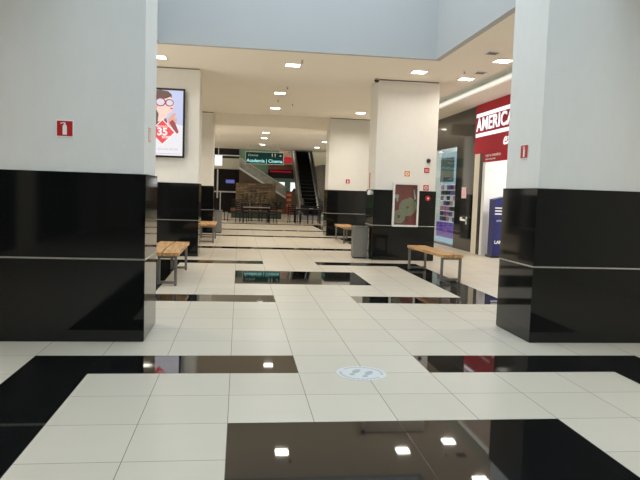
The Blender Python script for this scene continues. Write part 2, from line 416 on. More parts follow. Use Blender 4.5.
# ================================================================== CEILING LIGHTS
def light_proto(label):
    r = thing('ceiling_light', label, 'ceiling light', (0, 0, 0), 0, 'square ceiling lights'); s = .15
    g = bmesh.new(); f = .018
    for a in ((-s - f, s + f, -s - f, -s), (-s - f, s + f, s, s + f), (-s - f, -s, -s, s), (s, s + f, -s, s)): box(g, *a, -.012, 0)
    obj('frame', g, 'alu', r); bx('diffuser', -s, s, -s, s, -.008, -.002, 'panel', r)
    ld = bpy.data.lights.new('lamp', 'AREA'); ld.shape = 'SQUARE'; ld.size = .29; ld.energy = LAMP_W; ld.color = (1.0, .94, .84); ld.spread = math.radians(150)
    lo = bpy.data.objects.new('lamp', ld); COL.objects.link(lo); lo.parent = r; lo.location = (0, 0, -.014)
    return r
LIGHTS = [
    (-1.78, 14.12, 'square ceiling light partly hidden at the top of the near left column'),
    (1.10, 14.15, 'square ceiling light in the middle row, nearest one past the blue bulkhead'),
    (1.07, 18.2, 'square ceiling light in the middle row, second past the bulkhead'),
    (1.12, 21.5, 'square ceiling light in the middle row, just before the beam'),
    (3.94, 14.1, 'square ceiling light right above the front of the hose cabinet column'),
    (4.06, 21.7, 'square ceiling light above the third right column'),
    (5.22, 14.6, 'square ceiling light near the cove, the one further from the near right column'),
    (5.22, 12.5, 'square ceiling light near the cove beside the near right column'),
    (-2.8, 20.8, 'square ceiling light over the left aisle, hidden behind the screen column'),
    (1.18, 30.6, 'square ceiling light beyond the beam, nearest of the middle row there'),
    (1.22, 33.7, 'square ceiling light beyond the beam, second of the middle row there'),
    (1.30, 38.4, 'square ceiling light beyond the beam, last of the middle row above the green sign'),
    (4.66, 39.0, 'square ceiling light beyond the beam above the escalator'),
    (4.56, 34.6, 'square ceiling light beyond the beam, at the edge of the third right column'),
    (-3.4, 3.5, None), (-3.4, 9.5, None), (-3.6, 15.5, None), (5.0, 3.5, None), (5.2, 8.5, None), (5.2, 18.6, None), (5.2, 25.5, None),  # entries without a label are unseen lights added for brightness
    (-3.6, 26.5, None), (-2.6, 33.0, None), (-3.0, 39.5, None), (1.15, 26.8, None), (-3.4, -3, None)]
protos = {}
for x, y, lab in LIGHTS:
    aisle = 'aisle' if lab is None else 'mid' if 17 < y < 24 else 'hall'
    if lab is None:
        lab = 'added unseen ceiling light over the %s aisle, %s' % ('left' if x < 0 else 'right' if x > 2 else 'middle', 'behind the viewer' if y < 0 else 'beside the near column' if y < 10 else
            'near the second column' if y < 20 else 'near the third column' if y < 30 else 'beside the middle table' if y < 36 else 'beside the escalator foot')
        if y == 9.5 or y == 8.5: lab = lab.replace('beside', 'just past')
    if aisle not in protos:
        p = light_proto(lab); p.location = (x, y, CZ); protos[aisle] = p
        if aisle != 'hall': [c for c in p.children if c.type == 'LIGHT'][0].data.energy = ADDED_AISLE_W if aisle == 'aisle' else MID_W
    else: dup(protos[aisle], (x, y, CZ), None, lab)
# shop lights inside the two shops
for k, (x, y, z, l) in enumerate(((8.0, 15.6, 3.4, 'white light panel in the ceiling of the red signed shop, near the doorway'), (9.6, 13, 3.4, 'white light panel deep inside the red signed shop'),
                                  (8.4, 20.6, 4.3, 'white light panel inside the phone display shop'))):
    r = thing('shop_ceiling_light', l, 'ceiling light', (x, y, z), 0, 'shop ceiling lights')
    bx('diffuser', -.45, .45, -.3, .3, -.03, -.004, 'shoplight', r); bx('frame', -.48, .48, -.33, .33, -.02, 0, 'alu', r)
# ceiling light over the far hall
for k, (x, y, l) in enumerate(((-2.5, 45.4, 'left'), (2.2, 45.2, 'middle'), (6.2, 45.2, 'right'))):
    r = thing('hall_light', 'square light high over the %s of the far hall' % l, 'ceiling light', (x, y, 7.5), 0, 'far hall lights')
    bx('diffuser', -.3, .3, -.3, .3, -.03, -.004, 'shoplight', r); bx('frame', -.33, .33, -.33, .33, -.02, 0, 'alu', r)

# ---- sprinklers, vents
def sprinkler(x, y, lab, first=[None]):
    if first[0] is None:
        r = thing('sprinkler', lab, 'sprinkler', (x, y, CZ), 0, 'ceiling sprinklers')
        obj('rose', BM(lambda b: lathe(b, [(.045, 0), (.045, -.008), (.02, -.02)], n=16)), 'alu', r)
        obj('head', BM(lambda b: (tube(b, (0, 0, -.018), (0, 0, -.055), .011), lathe(b, [(.03, -.055), (.03, -.06)], n=12))), 'darksteel', r)
        first[0] = r
    else: dup(first[0], (x, y, CZ), None, lab)
for x, y, l in ((1.25, 13.6, 'small sprinkler beside the nearest middle ceiling light'), (1.2, 17.1, 'small sprinkler in front of the second middle ceiling light'),
                (1.1, 19.6, 'small sprinkler left of centre before the beam'), (1.6, 20.3, 'small sprinkler right of the third middle ceiling light'),
                (4.85, 13.7, 'small sprinkler left of the cove lights')):
    sprinkler(x, y, l)
def vent(x, y, lab):
    r = thing('ceiling_vent', lab, 'ceiling vent', (x, y, CZ), 0, 'ceiling vents'); g = bmesh.new()
    for a in ((-.12, .12, -.12, -.1), (-.12, .12, .1, .12), (-.12, -.1, -.1, .1), (.1, .12, -.1, .1)): box(g, *a, -.012, 0)
    obj('frame', g, 'alu', r); g = bmesh.new()
    for k in range(5): box(g, -.1, .1, -.085 + k * .04, -.07 + k * .04, -.01, -.002)
    obj('louvre', g, 'darksteel', r)
vent(4.75, 11.9, 'small square ceiling vent near the upper right bulkhead corner'); vent(5.25, 13.8, 'small square ceiling vent between the two cove side lights')

# ================================================================== SIGNS ON COLUMNS
def ext_pict(b, s, y0, y1):
    """fire extinguisher pictogram in XZ, height about s"""
    prism(b, [(-.14 * s, -.42 * s), (.14 * s, -.42 * s), (.14 * s, .16 * s), (.08 * s, .26 * s), (-.08 * s, .26 * s), (-.14 * s, .16 * s)], y0, y1)
    prism(b, [(-.05 * s, .27 * s), (.05 * s, .27 * s), (.05 * s, .40 * s), (-.05 * s, .40 * s)], y0, y1)
    prism(b, [(-.28 * s, .30 * s), (-.06 * s, .36 * s), (-.06 * s, .42 * s), (-.28 * s, .36 * s)], y0, y1)
def sign(name, label, x, y, z, w, h, m, rotz=0, pict=None, border=True, cat='sign'):
    r = thing(name, label, cat, (x, y, z), rotz)
    if border: bx('border', -w / 2, w / 2, -.006, 0, -h / 2, h / 2, 'paper', r)
    k = .012 if border else 0
    bx('plate', -w / 2 + k, w / 2 - k, -.009, -.006 if border else 0, -h / 2 + k, h / 2 - k, m, r)
    if pict: obj('pictogram', BM(lambda b: pict(b, h * .85, -.0115, -.009)), 'paper', r)
    return r
fy = lambda c: c + .022
sign('extinguisher_sign', 'red fire extinguisher sign on the front of the near left column', -1.738, fy(CY[0]), 2.152, .172, .172, 'red', 0, ext_pict)
sign('extinguisher_sign', 'red fire extinguisher sign seen edge on, on the inner side of the near left column', LX1 - .022, CY[0] + .34, 2.15, .172, .172, 'orange', math.pi / 2, ext_pict)
sign('extinguisher_sign', 'red and white narrow sign on the inner side of the near right column', RX0 + .022, CY[0] + .42, 2.15, .2, .17, 'red', -math.pi / 2, ext_pict)
sign('wall_sign', 'small red sign on the white front of the third right column', 4.0, fy(CY[2]), 2.06, .18, .18, 'red', 0, ext_pict)
def hose_pict(b, s, y0, y1):
    for k in range(16):
        a0, a1 = 2 * math.pi * k / 16, 2 * math.pi * (k + 1) / 16
        prism(b, [(.18 * s * math.cos(a0), .18 * s * math.sin(a0)), (.32 * s * math.cos(a0), .32 * s * math.sin(a0)), (.32 * s * math.cos(a1), .32 * s * math.sin(a1)), (.18 * s * math.cos(a1), .18 * s * math.sin(a1))], y0, y1)
def line_pict(b, s, y0, y1):
    for z in (-.2, .05): prism(b, [(-.34 * s, z * s), (.34 * s, z * s), (.34 * s, (z + .12) * s), (-.34 * s, (z + .12) * s)], y0, y1)
sign('hose_sign', 'small orange square sign above the fire hose cabinet', 4.06, fy(CY[1]), 2.135, .16, .16, 'orange', 0, hose_pict)
sign('alarm_sign', 'small red square sign below the black camera dome', 4.55, fy(CY[1]), 2.235, .16, .15, 'red', 0, line_pict)
sign('alarm_sign', 'red square sign with a ring just above the granite, right of the hose cabinet', 4.55, fy(CY[1]), 1.81, .16, .16, 'red', 0, hose_pict)
r = thing('alarm_call_point', 'round red alarm button on the black granite right of the hose cabinet', 'fire alarm', (4.6, CY[1], 1.55))
obj('housing', BM(lambda b: tube(b, (0, 0, 0), (0, -.04, 0), .062, .055, 20)), 'red', r, True)
obj('button', BM(lambda b: tube(b, (0, -.04, 0), (0, -.05, 0), .022, .02, 16)), 'paper', r, True)
r = thing('camera_dome', 'small black camera dome on the white column front, above the red signs', 'security camera', (4.585, fy(CY[1]), 2.47))
obj('base', BM(lambda b: tube(b, (0, 0, 0), (0, -.02, 0), .055, .055, 20)), 'darksteel', r, True)
obj('dome', BM(lambda b: [tube(b, (0, -.02 - .045 * math.sin(a), 0), (0, -.02 - .045 * math.sin(a + .3), 0), .045 * math.cos(a), max(.003, .045 * math.cos(a + .3)), 20) for a in (0, .3, .6, .9, 1.2)]), 'black', r, True)
r = thing('security_camera', 'black security camera at the upper corner of the hose cabinet column under the ceiling', 'security camera', (3.2, CY[1] - .05, CZ))
obj('mount', BM(lambda b: tube(b, (0, 0, 0), (0, 0, -.04), .05, .045, 20)), 'alu', r, True)
obj('dome', BM(lambda b: lathe(b, [(.06, -.04), (.058, -.06), (.048, -.085), (.03, -.1), (.005, -.106)])), 'black', r, True)
r = thing('wall_sign', 'narrow red vertical sign on the left side of the hose cabinet column', 'sign', (RX0 + .022, CY[1] + .62, 1.95), -math.pi / 2)
bx('border', -.07, .07, -.006, 0, -.22, .22, 'paper', r); bx('plate', -.055, .055, -.009, -.006, -.205, .205, 'red', r)
r = thing('emergency_lamp', 'small white round lamp at the granite corner of the hose cabinet column', 'lamp', (RX0, CY[1] + .12, 1.64))
obj('bracket', BM(lambda b: box(b, -.03, 0, -.03, .03, -.03, .03)), 'alu', r)
obj('body', BM(lambda b: tube(b, (-.03, 0, 0), (-.11, -.03, .01), .05, .062, 18)), 'white', r, True)

# ================================================================== FIRE HOSE CABINET
r = thing('hose_cabinet', 'red fire hose cabinet with white frame and glass door, two coiled hoses inside', 'hose cabinet', (4.03, CY[1], 1.375))
w, h, d = .315, .525, .085
g = bmesh.new(); box(g, -w, w, -.02, -.0, -h, h); box(g, -w, -w + .02, -d, -.02, -h, h); box(g, w - .02, w, -d, -.02, -h, h); box(g, -w, w, -d, -.02, h - .02, h); box(g, -w, w, -d, -.02, -h, -h + .02)
obj('case', g, ['alu'], r); bx('back_plate', -w + .02, w - .02, -.026, -.02, -h + .02, h - .02, mat('dark_cabinet_red', (.24, .008, .012), .4, noise=.3, nscale=5), r)
g = bmesh.new(); f = .035
box(g, -w - .01, w + .01, -d - .02, -d, h - f, h + .01); box(g, -w - .01, w + .01, -d - .02, -d, -h - .01, -h + f)
box(g, -w - .01, -w + f, -d - .02, -d, -h + f, h - f); box(g, w - f, w + .01, -d - .02, -d, -h + f, h - f)
dr = obj('door_frame', g, 'alu', r); bx('pane', -w + f, w - f, -d - .012, -d - .008, -h + f, h - f, 'glass', dr)
for n_, cx, cz, R in (('hose', .06, -.06, .2), ('hose', -.16, -.29, .15)):
    g = bmesh.new(); q = R
    while q > .03: torus(g, (cx, -.042 - (.024 if cx < 0 else 0), cz), q, .0105, n=30, m=8); q -= .031
    obj(n_, g, 'hose', r, True)
obj('valve', BM(lambda b: (tube(b, (-.22, -.026, .2), (-.22, -.07, .2), .035), tube(b, (-.22, -.05, .2), (-.2, -.05, .08), .022), torus(b, (-.22, -.074, .2), .045, .008, n=16, m=6))), 'steel', r, True)
obj('nozzle', BM(lambda b: tube(b, (.2, -.053, .38), (.24, -.053, .14), .014, .026)), 'steel', r, True)
obj('hose_tail', BM(lambda b: [tube(b, (.06 + .21 * math.sin(a), -.055, -.06 + .23 * math.cos(a)), (.06 + .21 * math.sin(a + .22), -.055, -.06 + .23 * math.cos(a + .22)), .014, n=8) for a in [.1 + .2 * k for k in range(8)]]), 'hose', r, True)

# ================================================================== ADVERTISING SCREEN
r = thing('advertising_screen', 'upright black framed advertising screen showing a woman in round glasses and a red 35 diamond', 'screen', (-1.765, CY[1] - .06, 3.09))
w, h = .475, .79
bx('bracket', -.2, .2, 0, .082, -.25, .25, 'darksteel', r)
g = bmesh.new(); f = .045
box(g, -w, w, -.03, 0, -h, h); box(g, -w, w, -.045, -.03, h - f, h); box(g, -w, w, -.045, -.03, -h, -h + f); box(g, -w, -w + f, -.045, -.03, -h + f, h - f); box(g, w - f, w, -.045, -.03, -h + f, h - f)
obj('frame', g, 'black', r)
AD = dict(bg=emit('screen_lilac', (.60, .64, .90), .95), lo=emit('screen_white', (.86, .84, .88), 1.0), hair=emit('screen_brown', (.13, .06, .05), 1),
          skin=emit('screen_skin', (.80, .42, .32), 1), skin2=emit('screen_pale_skin', (.95, .68, .58), 1), red=emit('screen_red', (.86, .07, .08), 1), wh=emit('screen_bright', (1, .97, .97), 1.0), gr=emit('screen_grey', (.45, .42, .5), 1),
          lens=emit('screen_lens', (.75, .70, .82), 1), dr=emit('screen_maroon', (.35, .06, .08), 1))
def ell(cx, cz, a, b, n=22, a0=0): return [(cx + a * math.cos(2 * math.pi * k / n), cz + b * math.sin(2 * math.pi * k / n)) for k in range(n)]
def pic(name, polys, m, lay):
    g = bmesh.new()
    for p in polys: prism(g, p, -.0305 - .0012 * lay, -.03)
    return obj(name, g, AD[m], r)
pic('picture', [[(-.44, -.755), (.44, -.755), (.44, .755), (-.44, .755)]], 'bg', 0)
pic('picture_fade', [[(-.44, -.755), (.44, -.755), (.44, -.05), (.2, .0), (-.44, .1)]], 'lo', 1)
pic('hair', [[(-.44, .66), (-.3, .725), (-.08, .745), (.09, .72), (.17, .65), (.17, .58), (.08, .56), (-.02, .54), (-.06, .40), (-.1, .2), (.02, .0), (-.02, -.12), (-.2, -.05), (-.44, -.1)]], 'hair', 2)
pic('face', [[(-.14, .52), (.06, .56), (.14, .60), (.19, .52), (.235, .44), (.2, .40), (.215, .34), (.19, .30), (.16, .25), (.08, .20), (.04, .05), (-.14, .02), (-.12, .2), (-.2, .35)]], 'skin2', 3)
pic('glasses', [ell(.12, .46, .10, .085), ell(-.08, .47, .12, .10), [(-.2, .49), (-.4, .52), (-.4, .49), (-.2, .46)]], 'dr', 4)
pic('lens', [ell(.125, .46, .075, .062), ell(-.08, .47, .092, .075)], 'lens', 5)
pic('lips', [ell(.17, .335, .035, .018)], 'red', 5)
pic('hand', [[(.1, .1), (.2, .22), (.27, .24), (.24, .1), (.3, .12), (.28, .0), (.2, -.1), (.1, -.06)]], 'skin', 5)
pic('hand', [[(-.3, .3), (-.22, .4), (-.14, .38), (-.2, .22), (-.3, .1)]], 'skin', 5)
pic('scarf', [[(.12, .02), (.2, .08), (.26, .0), (.34, -.2), (.3, -.24), (.2, -.12)], [(-.02, .05), (.05, .12), (.08, .0), (.02, -.1)]], 'dr', 6)
pic('diamond_edge', [[(-.03, .085), (.265, -.21), (-.03, -.505), (-.325, -.21)]], 'wh', 7)
pic('diamond', [[(-.03, .06), (.24, -.21), (-.03, -.48), (-.30, -.21)]], 'red', 8)
M['ad_white'] = AD['wh']; M['ad_grey'] = AD['gr']
text('diamond_number', '35', .24, 'ad_white', r, (-.03, -.0415, -.21), bold=.008, depth=.0008)
text('diamond_caption', 'DESCONTO', .05, 'ad_white', r, (-.03, -.0415, -.085), bold=.001, depth=.0008)
text('diamond_unit', '%OFF', .075, 'ad_white', r, (.05, -.0415, -.33), bold=.002, depth=.0008)
text('caption', 'ÓCULOS DE SOL', .062, 'ad_grey', r, (.1, -.034, -.60), depth=.0008)
bx('caption_line', -.38, .38, -.034, -.03, -.705, -.698, AD['gr'], r)

# ================================================================== BENCHES
def bench(label, x0, x1, y0, y1, top, fx=.05, fl=.05, rot=0):
    w, l = x1 - x0, y1 - y0; cx = (x0 + x1) / 2
    r = thing('bench', label, 'bench', (cx, y0, 0), rot, 'wooden benches by the columns'); g = bmesh.new()
    # two thick planks, the inner edges wavy like sawn slabs
    n = 18; th = .055
    for s in (-1, 1):
        out, inn = [], []
        for k in range(n + 1):
            y = l * k / n; out.append((s * (w / 2 + .006 * math.sin(9 * y + s)), y)); inn.append((s * .012 + .012 * math.sin(3.2 * y + 1), y))
        pts = out + inn[::-1]
        A = [g.verts.new((x, y, top - th)) for x, y in pts]; B = [g.verts.new((x, y, top)) for x, y in pts]
        m = len(out)
        for k in range(n):
            a, b, c, d = k, k + 1, 2 * m - 2 - k, 2 * m - 1 - k
            g.faces.new((A[a], A[b], A[c], A[d])); g.faces.new((B[d], B[c], B[b], B[a]))
        for k in range(len(pts)): g.faces.new((A[k], B[k], B[(k + 1) % len(pts)], A[(k + 1) % len(pts)]))
    obj('seat', g, 'wood', r)
    t = .045; zt = top - th
    xa, xb = -w / 2 + fl, w / 2 - fx
    for y in (.1, l - .1):
        for x in (xa, xb):
            lg = bx('leg', x - t / 2, x + t / 2, y - t / 2, y + t / 2, .015, zt - t, 'benchsteel', r, .004)
            obj('foot', BM(lambda b: tube(b, (x, y, 0), (x, y, .015), .018, n=10)), 'rubber', lg)
        bx('top_rail', xa - t / 2, xb + t / 2, y - t / 2, y + t / 2, zt - t, zt, 'benchsteel', r, .004)
        bx('foot_rail', xa + t / 2, xb - t / 2, y - t / 2, y + t / 2, .03, .03 + t, 'benchsteel', r, .004)
    return r
bench('wooden bench on steel legs between the near left column and the screen column', -1.52, -.96, 10.45, 12.7, .55, fl=.24)
bench('wooden bench on steel legs in front of the hose cabinet column', 3.77, 4.17, 11.35, 13.45, .525, fx=.01, fl=.03, rot=.055)
bench('small looking wooden bench before the third left column', -1.25, -.70, 19.0, 21.0, .56)
bench('wooden bench half hidden behind the metal bin at the hose cabinet column', 3.32, 3.80, 20.0, 21.9, .54)

# ================================================================== BINS
def bin_(label, x, y, w=.36, d=.34, h=.8):
    r = thing('litter_bin', label, 'bin', (x, y, 0), 0, 'perforated metal bins')
    bx('body', -w / 2, w / 2, -d / 2, d / 2, .03, h - .05, 'perf', r, .012)
    bx('base', -w / 2 + .02, w / 2 - .02, -d / 2 + .02, d / 2 - .02, 0, .03, 'rubber', r)
    g = bmesh.new(); box(g, -w / 2 - .008, w / 2 + .008, -d / 2 - .008, -d / 2 + .05, h - .05, h); box(g, -w / 2 - .008, w / 2 + .008, d / 2 - .05, d / 2 + .008, h - .05, h)
    box(g, -w / 2 - .008, -w / 2 + .05, -d / 2 + .05, d / 2 - .05, h - .05, h); box(g, w / 2 - .05, w / 2 + .008, -d / 2 + .05, d / 2 - .05, h - .05, h)
    obj('rim', g, 'benchsteel', r)
    return r
bin_('grey perforated metal bin against the left side of the hose cabinet column', 3.02, 15.65)
bin_('grey perforated metal bin beside the third left column', -.76, 23.8, .28, .34, .84)

# ================================================================== FLOOR STICKER
r = thing('floor_sticker', 'round pale sticker with faint grey print on the pale floor tiles', 'floor sticker', (1.117, 5.47, 0), -.5)
obj('film', BM(lambda b: lathe(b, [(.225, .0005), (.225, .002)], n=40)), 'sticker', r)
g = bmesh.new()
def flat(b, pts, z0=.002, z1=.0026):
    A = [b.verts.new((x, y, z0)) for x, y in pts]; B = [b.verts.new((x, y, z1)) for x, y in pts]; b.faces.new(A); b.faces.new(B[::-1])
    for k in range(len(pts)): b.faces.new((A[k], B[k], B[(k + 1) % len(pts)], A[(k + 1) % len(pts)]))
for s in (-1, 1):                             # pair of shoe prints
    flat(g, [(s * .06 + .032 * math.cos(t), .035 + .07 * math.sin(t)) for t in [2 * math.pi * k / 16 for k in range(16)]])
    flat(g, [(s * .06 + .024 * math.cos(t), -.075 + .032 * math.sin(t)) for t in [2 * math.pi * k / 14 for k in range(14)]])
for k in range(30):
    if k % 15 in (0, 14): continue
    a0, a1 = 2 * math.pi * k / 30, 2 * math.pi * (k + .7) / 30
    flat(g, [(q * math.cos(a), q * math.sin(a)) for q, a in ((.175, a0), (.195, a0), (.195, a1), (.175, a1))])
obj('print', g, 'stickergrey', r)

# ================================================================== SHOPS ON THE RIGHT
RZ = (math.pi / 2, 0, -math.pi / 2)           # lettering that faces the corridor (towards -X)
r = thing('shop_sign', 'large red shop sign board with white AMERICANAS lettering and white bars', 'shop sign', (SHOPX, 14, 2.86))
bx('board', -.06, .02, -3.8, 3.86, 0, 1.39, 'signred', r)
bx('upper_bar', -.075, -.06, -3.4, 3.78, 1.03, 1.13, 'litwhite', r)
bx('lower_bar', -.075, -.06, -3.4, 3.78, .47, .57, 'litwhite', r)
text('lettering', 'AMERICANAS', .50, 'litwhite', r, (-.062, 3.76, .80), RZ, bold=.012, depth=.008, align='LEFT', sx=1.14, space=1.06)
text('express_lettering', 'express', .42, 'litwhite', r, (-.062, 1.85, .27), RZ, bold=.004, depth=.008, align='LEFT', shear=.3, sx=1.1)
r2 = thing('notice_board', 'low red strip with small white lettering above the bright shop doorway', 'sign', (SHOPX - .02, 16.0, 2.62))
bx('board', -.03, .02, -3, 1.32, -.02, .24, 'signred', r2)
text('lettering', 'LOJAS  DE CONVENIÊNCIA', .085, 'paper', r2, (-.033, 1.0, .15), RZ, depth=.003, align='LEFT')
text('small_lettering', 'ABERTO TODOS OS DIAS', .06, 'paper', r2, (-.033, 1.0, .05), RZ, depth=.003, align='LEFT')
g = bmesh.new(); box(g, SHOPX - .05, SHOPX + .12, 17.42, 17.82, 0, 2.86); struct(obj('door_1', g, 'cream'))
struct(bx('trim_8', SHOPX - .055, SHOPX + .1, 17.22, 17.41, 0, 2.86, 'black'))
struct(bx('trim_9', SHOPX - .04, SHOPX + .12, 17.02, 17.21, 0, 2.62, 'white'))
# roll of blue standee
r = thing('promotional_stand', 'navy blue promotional stand with white lettering in the bright shop doorway', 'advertising stand', (7.02, 16.55, 0))
g = bmesh.new(); prism(g, [(-.2, .06), (.36, .06), (.36, 1.6), (.1, 1.66), (-.2, 1.58)], -.18, .18); obj('body', g, 'navy', r)
bx('base', -.24, .4, -.22, .22, 0, .06, 'black', r)
g = bmesh.new(); 
for z in (1.17, 1.25, 1.33): box(g, -.18, .34, -.185, -.18, z, z + .035)
obj('stripes', g, 'paper', r)
text('lettering', 'LANÇAMENTO', .12, 'paper', r, (-.16, -.185, .42), depth=.002, align='LEFT', bold=.003)
text('small_lettering', 'OFERTAS', .07, 'paper', r, (-.13, -.185, 1.0), depth=.002, align='LEFT')
# phone shop: dark pillar, dark header, window and lit display
r = thing('dark_shopfront', 'glossy black shopfront panels left of the red sign, with a glass display window', 'shopfront', (SHOPX, 17.9, 0))
bx('pillar_panel', -.02, .1, .0, 1.57, 0, 3.2, 'blackpanel', r)
bx('header_panel', -.02, .1, .0, 4.7, 3.2, 4.25, 'blackpanel', r)
pn = bx('window_pane', .02, .035, 1.57, 4.7, .06, 3.2, 'glass', r)
bx('sill', -.02, .1, 1.57, 4.7, 0, .06, 'darksteel', r)
bx('inner_lining', .1, 2.2, -.0, .06, 0, 4.2, 'blackpanel', r)
pk = tag(bx('poster', SHOPX - .028, SHOPX - .02, 18.45, 18.85, 1.58, 1.92, mat('pale_pink_poster', (.80, .52, .54), .6)), 'small pale pink poster on the black shopfront pillar', 'poster')
r = thing('door_plate', 'white sideways mark on the black pillar below the pink poster', 'sign', (SHOPX - .02, 18.6, .92))
g = bmesh.new(); box(g, -.006, 0, -.3, .3, -.03, .03); box(g, -.006, 0, -.3, -.2, -.12, .1); box(g, -.006, 0, .12, .3, .03, .08); obj('plate', g, 'paper', r)
r = thing('display_unit', 'tall lit display unit with shelves behind the dark shop window', 'display unit', (7.12, 20.7, 0), math.radians(0))
bx('back_panel', .12, .16, -1.2, 1.3, .06, 2.02, 'litcyan', r)
bx('lower_panel', -.1, .12, -1.2, 1.3, .22, .72, 'purple', r)
bx('plinth', -.12, .16, -1.2, 1.3, 0, .22, 'litblue', r)
bx('lightbox', -.02, .16, -1.2, 1.3, 2.05, 3.12, 'litblue', r)
bx('lightbox_screen', -.03, -.02, -.1, 1.3, 2.12, 2.95, mat('grey_blue_screen', (.12, .15, .18), .25), r)
for k in range(7): bx('shelf', -.1, .12, -1.18, 1.28, .76 + k * .18, .775 + k * .18, 'white', r)
text('lettering', 'celulares', .16, 'pink', r, (-.103, .35, .47), RZ, depth=.002, align='CENTER')
first = {}
for k in range(7):
    for q in range(7):
        c = ('pink', 'dark', 'violet', 'paper')[(k * 3 + q * 5 + (k * q) % 3) % 4]
        y = 20.7 - 1.0 + q * .33; z = .7755 + k * .18; nm = dict(pink='pink', dark='black', violet='violet', paper='white')[c]
        if c not in first:
            o = bx('product_box', -.05, .05, -.125, .125, 0, .145, c); first[c] = o
        else: o = first[c].copy(); COL.objects.link(o)
        tag(o, 'small %s product box, %s on the lit %s of the display unit' % (nm, ('nearest', 'second nearest', 'third nearest', 'middle', 'third furthest', 'second furthest', 'furthest')[q], ('bottom shelf', 'second lowest shelf', 'third lowest shelf', 'middle shelf', 'third highest shelf', 'second highest shelf', 'top shelf')[k]), 'box', 'product boxes on the lit shelves')
        o.location = (7.12, y, z)

# ================================================================== FAR HALL
# hanging direction sign
r = thing('direction_sign', 'dark green overhead direction sign with teal and white lettering', 'sign', (1.43, 38.0, 3.22))
bx('panel', -1.1, 1.1, -.06, .06, 0, .66, 'signgreen', r)
g = bmesh.new(); box(g, -1.14, 1.14, -.07, .07, -.04, 0); box(g, -1.14, 1.14, -.07, .07, .66, .70); box(g, -1.14, -1.1, -.07, .07, 0, .66); box(g, 1.1, 1.14, -.07, .07, 0, .66)
obj('frame', g, 'steel', r)
for x in (-.85, .85): obj('hanger', BM(lambda b: tube(b, (x, 0, .7), (x, 0, CZ - 3.22), .012)), 'steel', r)
text('lettering', 'Academia | Cinema', .27, 'litteal', r, (0, -.062, .16), depth=.002, bold=.006)
text('small_lettering', 'Cinemas', .17, 'paper', r, (-.98, -.062, .48), depth=.002, align='LEFT')
for x in (.45, .62):
    pf = [(x - .035, .57), (x - .02, .60), (x, .62), (x + .02, .60), (x + .035, .57), (x + .02, .47), (x + .016, .41), (x - .016, .41), (x - .02, .47)]
    obj('pictogram', BM(lambda b: prism(b, pf, -.064, -.06)), 'paper', r)
obj('arrow', BM(lambda b: prism(b, [(.87, .49), (.93, .55), (.93, .51), (1.0, .51), (1.0, .47), (.93, .47), (.93, .43)], -.064, -.06)), 'paper', r)
# white lit sign at the left
r = thing('lit_sign', 'small white lit box sign hanging beside the third left column', 'sign', (-1.0, 30.0, 2.72))
bx('box', -.17, .17, -.06, .06, 0, .46, 'litwhite', r)
obj('hanger', BM(lambda b: tube(b, (0, 0, .46), (0, 0, CZ - 2.72), .012)), 'alu', r)
# planter
r = thing('planter', 'long dark green planter with a terracotta ledge in the middle of the hall', 'planter', (1.0, 37.4, 0))
bx('box', -1.45, 1.45, -.4, .4, 0, .42, 'darkgreen', r); g = bmesh.new()
box(g, -1.5, 1.5, -.5, -.34, .42, .56); box(g, -1.5, 1.5, .34, .5, .42, .56); box(g, -1.5, -1.36, -.34, .34, .42, .56); box(g, 1.36, 1.5, -.34, .34, .42, .56)
obj('ledge', g, 'terracotta', r); bx('soil', -1.36, 1.36, -.34, .34, .42, .47, 'bark', r)
def plant(x, y, z0, h, lab, n=130):
    r = thing('leafy_plant', lab, 'plant', (x, y, z0), 0, 'plants in the hall planter'); g = bmesh.new(); s = bmesh.new(); rnd = random.Random(x * 77 + y)
    for k in range(5):
        a = rnd.uniform(0, 6.28); tip = Vector((.16 * math.cos(a), .16 * math.sin(a), h * rnd.uniform(.6, .95))); tube(s, (0, 0, 0), tip, .012, .005, 6)
    for k in range(n):
        a = rnd.uniform(0, 6.28); q = rnd.uniform(.02, .19); z = h * rnd.uniform(.2, 1); c = Vector((q * math.cos(a), q * math.sin(a), z))
        d = Vector((math.cos(a), math.sin(a), rnd.uniform(-.3, .9))).normalized(); sd = d.cross(Vector((0, 0, 1))).normalized(); L_ = rnd.uniform(.1, .2)
        v = [g.verts.new(c), g.verts.new(c + d * L_ * .5 + sd * .03 + Vector((0, 0, .01))), g.verts.new(c + d * L_ - Vector((0, 0, .03))), g.verts.new(c + d * L_ * .5 - sd * .03 + Vector((0, 0, .01)))]
        g.faces.new(v)
    obj('stems', s, 'bark', r); obj('foliage', g, 'leaf', r)
for k, (x, h, l) in enumerate(((-.2, .6, 'low leafy plant at the left end of the planter'), (.3, .95, 'taller leafy plant left of the middle of the planter'), (.85, 1.3, 'tallest leafy plant in the middle of the planter'),
                               (1.35, 1.0, 'leafy plant right of the middle of the planter'), (1.83, .65, 'low leafy plant near the right of the planter'), (2.28, .5, 'lowest leafy plant at the right end of the planter'))):
    plant(x, 37.4 + .05 * (-1) ** k, .47, h, l)
# stone clad wall under the escalator
struct(bx('wall_stone_clad', -.25, 2.45, 43.6, 44.0, 0, 2.12, 'stone'))
